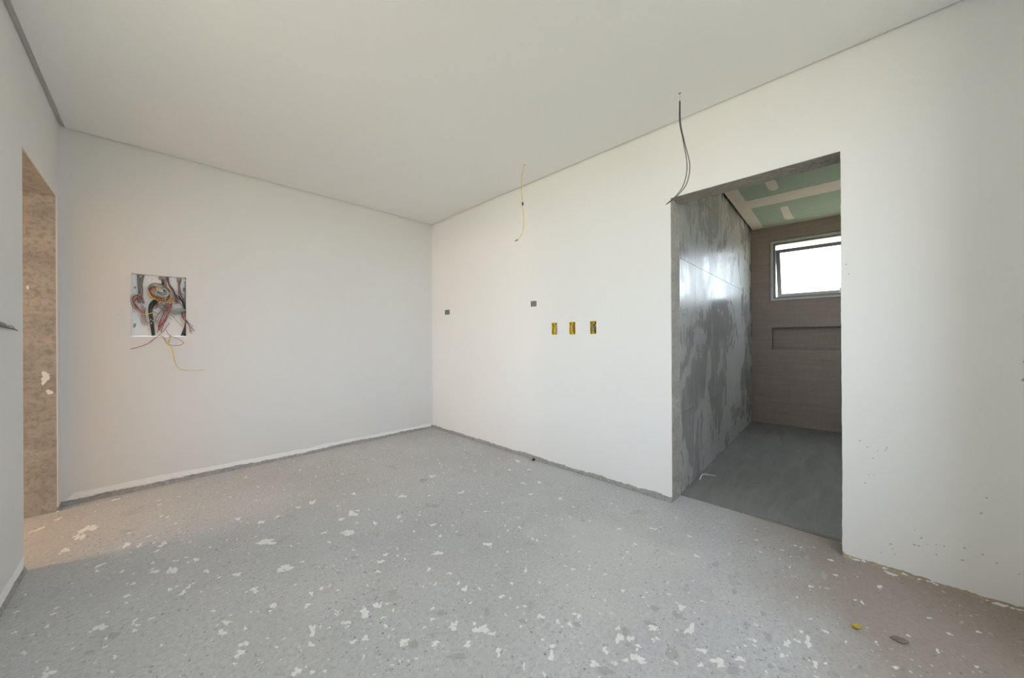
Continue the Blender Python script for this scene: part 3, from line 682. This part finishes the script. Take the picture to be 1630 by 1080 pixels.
ccol = ['wire_grey', 'wire_white', 'wire_dark', 'wire_grey', 'wire_white', 'wire_grey', 'wire_dark', 'wire_white', 'wire_grey', 'wire_yellow', 'wire_white', 'wire_dark', 'wire_grey', 'wire_white', 'wire_grey', 'wire_green', 'wire_grey', 'wire_dark',
        'wire_yellow', 'wire_orange', 'wire_black', 'wire_red', 'wire_yellow', 'wire_red', 'wire_black', 'wire_orange']
for i, cm in enumerate(ccol):
    s = i / 17 if i < 18 else 1.0
    rx, ry = 34 + 66 * s + wg.uniform(-6, 6), 20 + 38 * s + wg.uniform(-4, 4)
    cx, cy = 405 - 14 * s + wg.uniform(-8, 8), 292 + 8 * s + wg.uniform(-7, 7)
    if i >= 18: rx, ry, cx, cy = 92 + wg.uniform(-8, 20), 48 + wg.uniform(-4, 8), 398 + wg.uniform(-12, 8), 322 + wg.uniform(-8, 10)
    a0 = wg.uniform(-0.6, 0.3) if i < 18 else -0.2; tilt = 0.42; P = []
    nk = 13 if i < 18 else 9
    for k in range(nk):
        a = a0 + k * 2 * math.pi / 12.0 * 1.02; u, v = rx * math.cos(a), ry * math.sin(a)
        P.append((cx + u * math.cos(tilt) - v * math.sin(tilt) * 0.6, cy + u * math.sin(tilt) * 0.75 + v * math.cos(tilt), -0.012 + 0.010 * math.sin(a) + 0.0007 * i))
    wire(b2, P, cm, 0.0026, 1.5)
for i in range(4): wire(b2, [(300 + i * 5, 330 + i * 8, 0.004), (380, 360 + i * 7, 0.01), (440, 372 + i * 6, 0.01), (515, 372 + i * 4, 0.0)], ['wire_red', 'wire_yellow', 'wire_black', 'wire_yellow'][i], 0.0024, 1.5)
for i in range(6): wire(b2, [(392 + i * 10, 165 + i, -0.045), (402 + i * 9, 205, -0.04), (412 + i * 7, 245, -0.03), (425 + i * 4, 300, -0.02)], ['wire_dark', 'wire_black', 'wire_dark', 'wire_green', 'wire_orange', 'wire_green'][i], 0.0022)
b3 = bundle('thick black cables bent down to the panel floor with a yellow tie')
for i in range(7):
    o_ = i * 6.5
    c = wire(b3, [(400 + o_ * 0.2, 352 + o_ * 0.5, -0.03), (352 + o_ * 0.4, 362 + o_ * 0.7, -0.025), (306 + o_ * 0.75, 405 + o_ * 0.6, -0.02), (296 + o_ * 0.7, 470, -0.018), (308 + o_ * 0.7, 560, -0.022), (326 + o_ * 0.5, 668, -0.03)], 'wire_black' if i % 3 else 'wire_dark', 0.0034, 1.5, 6)
for zx, zy in ((312, 535), (318, 565), (330, 545)):
    c = W(zx, zy, -0.012); MB().box(c[0] - 0.003, c[0] + 0.003, c[1] - 0.001, c[1] + 0.001, c[2] - 0.006, c[2] + 0.006).build('cable_print', 'wire_white', b3)
MB().tube([W(272, 497, -0.004), W(296, 487, -0.006), W(326, 479, -0.010)], 0.0035).build('cable_tie', 'tie_yellow', b3)
b4 = bundle('loose grey and red wires fanning down from the grey rag')
for i in range(15):
    s = i / 14
    wire(b4, [(430 + 55 * s, 385 + 15 * wg.random(), -0.02), (400 + 60 * s + wg.uniform(-10, 10), 450, -0.012), (345 + 75 * s + wg.uniform(-15, 15), 520 + 50 * s, -0.02), (345 + 60 * s + wg.uniform(-10, 10), 540 + 100 * s, -0.03)],
         ['wire_grey', 'wire_white', 'wire_dark', 'wire_grey', 'wire_pink', 'wire_white', 'wire_grey', 'wire_dark', 'wire_red', 'wire_grey', 'wire_red', 'wire_dark', 'wire_grey', 'wire_pink', 'wire_dark'][i], 0.0017, 4)
for i in range(4): wire(b4, [(495 - i * 4, 395, -0.01), (480 - i * 5, 450, -0.005), (440, 520 + i * 6, -0.012), (375 - i * 3, 600 + i * 12, -0.03)], 'wire_red' if i < 2 else 'wire_pink', 0.0022)
for i in range(3): wire(b4, [(350 - i, 425 - i * 8, -0.03), (390, 415 - i * 10, -0.02), (440, 395 - i * 6, -0.02)], ['wire_red', 'wire_grey', 'wire_pink'][i], 0.0016)
b5 = bundle('bundle of pink and black wires down the right side of the panel')
for i in range(5): wire(b5, [(448 + i * 3, 175, -0.04), (462 + i * 3, 235, -0.03), (490 + i * 5, 290, -0.02), (515 + i * 4, 340, -0.015), (525 + i * 6, 400, -0.01)], ['wire_pink', 'wire_red', 'wire_dark', 'wire_black', 'wire_grey'][i], 0.0023)
for i in range(6): wire(b5, [(538 + i * 7, 185 + i * 2, -0.045), (548 + i * 3, 250, -0.035), (552 + i * 5, 320, -0.025), (575 + i * 5, 385, -0.015), (598 + i * 2, 445, -0.012)], ['wire_pink', 'wire_grey', 'wire_pink', 'wire_dark', 'wire_grey', 'wire_dark'][i], 0.0021)
for i in range(8): wire(b5, [(498 + i * 8, 305 + i * 5, -0.02), (535 + i * 6, 350 + i * 4, -0.012), (570 + i * 5, 385 + i * 5, -0.01), (602 + i * 2, 440 + i * 6, -0.012)], 'wire_black' if i % 4 else 'wire_white', 0.0036)
for i in range(5): wire(b5, [(603 + i * 3, 440, -0.02), (612 + i * 2, 520, -0.022), (604 + i * 2, 590, -0.03), (575 + i * 9, 668, -0.04)], 'wire_black' if i % 2 else 'wire_dark', 0.0034)
for i, (e, m) in enumerate((((690, 632), 'wire_red'), ((686, 628), 'wire_red'), ((676, 587), 'wire_black'), ((662, 580), 'wire_white'), ((664, 652), 'wire_grey'), ((652, 636), 'wire_pink'))):
    wire(b5, [(578 + i * 5, 470, -0.012), (585 + i * 4, 520, -0.002), (618 + i * 3, 555 + 8 * (i % 2), 0.012), (*e, 0.028)], m, 0.0022, 2)
for i in range(2): wire(b5, [(500, 500 + i * 4, -0.03), (540, 550, -0.035), (585, 585 + i * 5, -0.03)], 'cord_yellow', 0.0018, 2)
for i in range(9):
    x, y = wg.uniform(330, 560), wg.uniform(250, 400)
    wire(b5, [(x, y, 0.004), (x + wg.uniform(-60, 40), y + wg.uniform(10, 50), 0.010), (x + wg.uniform(-60, 60), y + wg.uniform(50, 110), 0.008), (x + wg.uniform(-40, 90), y + wg.uniform(90, 170), -0.004)],
         ['wire_grey', 'wire_white', 'wire_dark', 'wire_pink', 'wire_grey', 'wire_white', 'wire_red', 'wire_dark', 'wire_grey'][i], 0.0020, 2)
# crumpled grey rag
mb = MB(); g = random.Random(3)
lp = [(478, 458), (500, 448), (540, 438), (575, 434), (602, 446), (612, 460), (590, 470), (565, 476), (540, 492), (515, 498), (490, 488), (480, 474)]
n = len(lp); c = W(542, 466, 0.022)
mb.v = [W(x, y, 0.004 + g.uniform(-0.004, 0.006)) for x, y in lp] + [W(542 + (x - 542) * 0.55, 466 + (y - 466) * 0.55, 0.016 + g.uniform(-0.006, 0.006)) for x, y in lp] + [c, W(542, 466, -0.006)]
for i in range(n):
    j = (i + 1) % n; mb.f += [(i, j, n + j, n + i), (n + i, n + j, 2 * n), (j, i, 2 * n + 1)]
rag = mb.build('rag', 'tape_grey'); rag.location = PO
tag(rag, 'crumpled grey-green rag tucked among the panel wires', 'rag')
b6 = bundle('red wire hanging out over the lower edge of the panel', 'loose_wire', 'wire')
wire(b6, [(470, 560, -0.02), (420, 630, -0.005), (380, 666, 0.006), (335, 700, 0.008), (290, 735, 0.006), (225, 760, 0.005), (152, 780, 0.006)], 'wire_red', 0.0022, 0)
b7 = bundle('pink wire loop below the panel', 'loose_wire', 'wire')
wire(b7, [(400, 668, 0.004), (430, 705, 0.010), (452, 738, 0.010), (500, 750, 0.010), (560, 748, 0.010), (590, 728, 0.010), (560, 705, 0.012), (500, 680, 0.012), (462, 660, 0.008), (440, 620, -0.01)], 'wire_pink', 0.0019, 0)
wire(b7, [(385, 668, 0.002), (415, 680, 0.010), (440, 725, 0.010), (455, 735, 0.011), (475, 690, 0.012), (465, 660, 0.004)], 'wire_orange', 0.0021, 0)
b8 = bundle('yellow draw cord trailing down the wall from the panel', 'draw_cord', 'cord')
wire(b8, [(470, 655, 0.004), (476, 690, 0.010), (455, 738, 0.012), (482, 765, 0.010), (500, 825, 0.012), (512, 885, 0.010), (545, 935, 0.008), (590, 955, 0.006), (680, 960, 0.006), (788, 953, 0.006)], 'cord_yellow', 0.0026, 0)
wire(b8, [(420, 690, 0.006), (450, 735, 0.011), (490, 780, 0.010), (503, 850, 0.010)], 'tie_yellow', 0.0024, 0)

# ---- outlet boxes in the right wall
for i, (ya, yb) in enumerate(OUT_Y):
    yc, hz = (ya + yb) / 2, OUT_Z[1] - OUT_Z[0]; w = (ya - yb) / 2
    t = empty('outlet_box', (R, yc, OUT_Z[0]), ['yellow plastic outlet box in the wall, nearest the room corner', 'yellow plastic outlet box in the wall, middle of the three', 'yellow outlet box with grey and red wires, nearest the bathroom doorway'][i], 'outlet box', 'outlet boxes in the right wall')
    MB().box(0.035, 0.038, -w, w, 0, hz).build('box_back', 'box_yellow', t)
    mb = MB()
    mb.sheet([rect(-w, w, 0, hz), rect(-w + 0.004, w - 0.004, 0.004, hz - 0.004)], lambda y, z: (0.001, y, z), lambda y, z: (0.035, y, z))
    mb.build('box_wall', 'box_yellow', t)
    for zz in (0.012, hz - 0.016): MB().box(0.004, 0.010, -0.008, 0.008, zz - 0.006, zz + 0.008).build('screw_lug', 'box_yellow', t)
    spec = [[('wire_yellow', 0.006, 0.010), ('cord_yellow', -0.008, -0.004), ('wire_white', -0.018, -0.016), ('wire_dark', -0.022, -0.020)],
            [('cord_yellow', 0.010, 0.004), ('wire_orange', -0.004, 0.000), ('tie_yellow', 0.016, 0.018), ('wire_dark', -0.024, -0.02)],
            [('wire_pink', 0.010, 0.006), ('wire_dark', -0.008, -0.014), ('wire_white', -0.020, 0.010), ('wire_green', 0.018, 0.016), ('wire_black', -0.015, -0.02)]][i]
    for m, ya_, yb_ in spec:
        MB().tube([(0.03, ya_, hz - 0.004), (0.012, ya_, hz * 0.75), (0.004, (ya_ + yb_) / 2, hz * 0.45), (0.010, yb_, 0.018), (0.03, yb_, 0.008)], 0.0032).build('wire', m, t, smooth=True)
# ---- grey blanking covers
g = random.Random(8)
for yc, zc, w, h_, lb in ((3.662, 1.511, 0.050, 0.030, 'small grey blank cover on the white wall close to the room corner'),
                          (2.226, 1.511, 0.036, 0.027, 'grey blank cover on the white wall above the yellow boxes')):
    lp = jag((-w, -h_), (w, -h_), 0.01, 0.002, seed=41) + jag((w, -h_), (w, h_), 0.01, 0.002, seed=42) + jag((w, h_), (-w, h_), 0.01, 0.002, seed=43) + jag((-w, h_), (-w, -h_), 0.01, 0.002, seed=44)
    o = MB().sheet([lp], lambda y, z: (-0.0015, y, z), lambda y, z: (0.002, y, z)).build('blank_cover', 'cover_grey'); o.location = (R, yc, zc)
    tag(o, lb, 'cover plate', 'grey blank covers on the right wall')

# ---- wires hanging from the ceiling
Y = [(2.251, 2.058, 2.693), (2.235, 2.074, 2.539), (2.242, 2.067, 2.348), (2.249, 2.060, 2.211), (2.241, 2.068, 2.101), (2.210, 2.099, 2.036)]
t = empty('hanging_wire', Y[0], 'yellow cable hanging from the ceiling with a black sleeve halfway down', 'wire')
rel = lambda P, o: [tuple(a - b for a, b in zip(p, o)) for p in P]
q = rel(Y, Y[0])
MB().tube(q, 0.0034).build('cable', 'cord_yellow', t, smooth=True)
MB().tube([(q[2][0], q[2][1], q[2][2] + 0.013), (q[2][0] + 0.001, q[2][1], q[2][2] - 0.013)], 0.0075, n=8, sub=1).build('sleeve', 'wire_black', t)
MB().tube([q[5], (q[5][0] - 0.018, q[5][1] + 0.018, q[5][2] - 0.012)], 0.0052, n=6, sub=1, r1=0.003).build('bare_end', 'wire_black', t)
MB().tube([(0.004, -0.004, -0.001), (0.004, -0.004, -0.006)], 0.010, n=10, sub=1).build('ceiling_grommet', 'wire_white', t)
K = [(2.281, 0.774, 2.693), (2.280, 0.774, 2.509), (2.296, 0.758, 2.392), (2.312, 0.742, 2.248), (2.301, 0.754, 2.139), (2.273, 0.782, 2.069), (2.229, 0.826, 2.011)]
t = empty('hanging_wire', K[0], 'pair of black wires hanging from the ceiling beside the bathroom doorway', 'wire')
q = rel(K, K[0])
MB().tube([q[0], (q[0][0], q[0][1], -0.055)], 0.0016, sub=1).build('bare_end', 'wire_white', t)
q0 = [(0, 0, -0.05)] + q[1:]
MB().tube([(x - 0.001, y + 0.001, z) for x, y, z in q0], 0.0026).build('wire', 'wire_dark', t, smooth=True)
off = [0, 0.002, 0.002, 0.013, 0.013, 0.006, 0.0]
MB().tube([(x + d * 0.7 + 0.002, y - d * 0.7 - 0.002, z) for (x, y, z), d in zip(q0, off)], 0.0026).build('wire', 'wire_dark', t, smooth=True)
MB().tube([q[6], (q[6][0] - 0.012, q[6][1] + 0.012, q[6][2] - 0.012)], 0.004, n=6, sub=1, r1=0.0015).build('bare_end', 'wire_black', t)
MB().tube([(0, 0, -0.0005), (0, 0, -0.004)], 0.007, n=10, sub=1).build('ceiling_hole', 'wire_dark', t)

# ---- cable end sticking out of the left wall
t = empty('cable_end', (L, 2.56, 1.235), 'dark cable end sticking out of the left wall beside the hall doorway', 'wire')
MB().tube([(-0.004, 0, 0), (0.010, 0.03, 0.004), (0.012, 0.10, 0.000), (0.012, 0.18, -0.004), (0.012, 0.245, -0.008), (0.012, 0.30, -0.013)], 0.0075, r1=0.002).build('cable', 'wire_dark', t, smooth=True)
MB().tube([(-0.004, 0.01, 0.02), (0.012, 0.05, 0.016), (0.012, 0.11, 0.009)], 0.006, r1=0.003).build('wire', 'wire_grey', t, smooth=True)
MB().tube([(0.014, 0.10, 0.002), (0.016, 0.17, 0.006), (0.014, 0.24, -0.006)], 0.004, r1=0.0015).build('wire', 'wire_grey', t, smooth=True)

# ---- bits lying on the floor
def leaf(name, label, mat, loc, rz, ln, wd, curl):
    n, m = 10, 4; mb = MB()
    for side in (0.0, 0.0012):
        for i in range(n + 1):
            u = i / n; w = wd * math.sin(math.pi * (0.04 + 0.92 * u)) ** 0.8
            for k in range(-m, m + 1):
                v = k / m
                mb.v.append(((u - 0.5) * ln, v * w, curl * (v * v * 0.9 + 0.3 * (2 * u - 1) ** 2) + 0.0016 + side))
    c = 2 * m + 1; h = (n + 1) * c
    for i in range(n):
        for k in range(2 * m):
            a = i * c + k; mb.f += [(a, a + 1, a + c + 1, a + c), (h + a, h + a + c, h + a + c + 1, h + a + 1)]
    for i in range(n):
        for k in (0, 2 * m): a = i * c + k; mb.f.append((a, a + c, h + a + c, h + a))
    for k in range(2 * m): mb.f += [(k, h + k, h + k + 1, k + 1), (n * c + k, n * c + k + 1, h + n * c + k + 1, h + n * c + k)]
    t = empty(name, loc, label, 'leaf'); t.rotation_euler = (0, 0, rz)
    mb.build('blade', mat, t, smooth=True)
    MB().tube([(-ln * 0.62, 0, 0.002), (-ln * 0.3, 0, 0.003 + curl * 0.1), (ln * 0.35, 0, 0.003 + curl * 0.1)], 0.0008, n=5).build('stalk', mat, t)
leaf('fallen_leaf', 'small curled yellow leaf lying on the brown tinted floor', 'leaf_yellow', (1.964, 0.002, 0.0012), -1.15, 0.029, 0.0115, 0.010)
leaf('fallen_leaf', 'dark brown oval leaf lying flat near the right wall', 'leaf_brown', (2.002, -0.116, 0.0012), -1.2, 0.050, 0.017, 0.002)
mb = MB(); g = random.Random(2); n = 9
for j in range(5):
    for k in range(n):
        a = 2 * math.pi * k / n; e = math.sin(math.pi * (0.12 + 0.76 * j / 4))
        mb.v.append((0.016 * e * math.cos(a) * g.uniform(0.75, 1.15), 0.016 * e * math.sin(a) * g.uniform(0.75, 1.15), 0.024 * j / 4 + g.uniform(-0.002, 0.002) * (0 < j < 4)))
for j in range(4): mb.f += [(j * n + k, j * n + (k + 1) % n, (j + 1) * n + (k + 1) % n, (j + 1) * n + k) for k in range(n)]
mb.f += [tuple(range(n)), tuple(range(4 * n, 5 * n))]
peb = mb.build('pebble', 'stone_black'); peb.location = (2.528, 2.206, 0.001)
tag(peb, 'small black lump lying at the foot of the white wall', 'pebble')
# mortar splinter inside the bathroom
bx = BM @ Vector((0.50, -0.035, 0.0008))
mb = MB().tube([(-0.10, -0.002, 0.004), (-0.02, 0.010, 0.007), (0.03, 0.006, 0.008), (0.05, -0.03, 0.006), (0.07, -0.075, 0.003)], 0.005, n=6, r1=0.002)
sp = mb.build('mortar_splinter', 'white_filler', smooth=True); sp.location = bx
tag(sp, 'pale splinter of dried mortar on the bathroom floor by the tiles', 'debris')
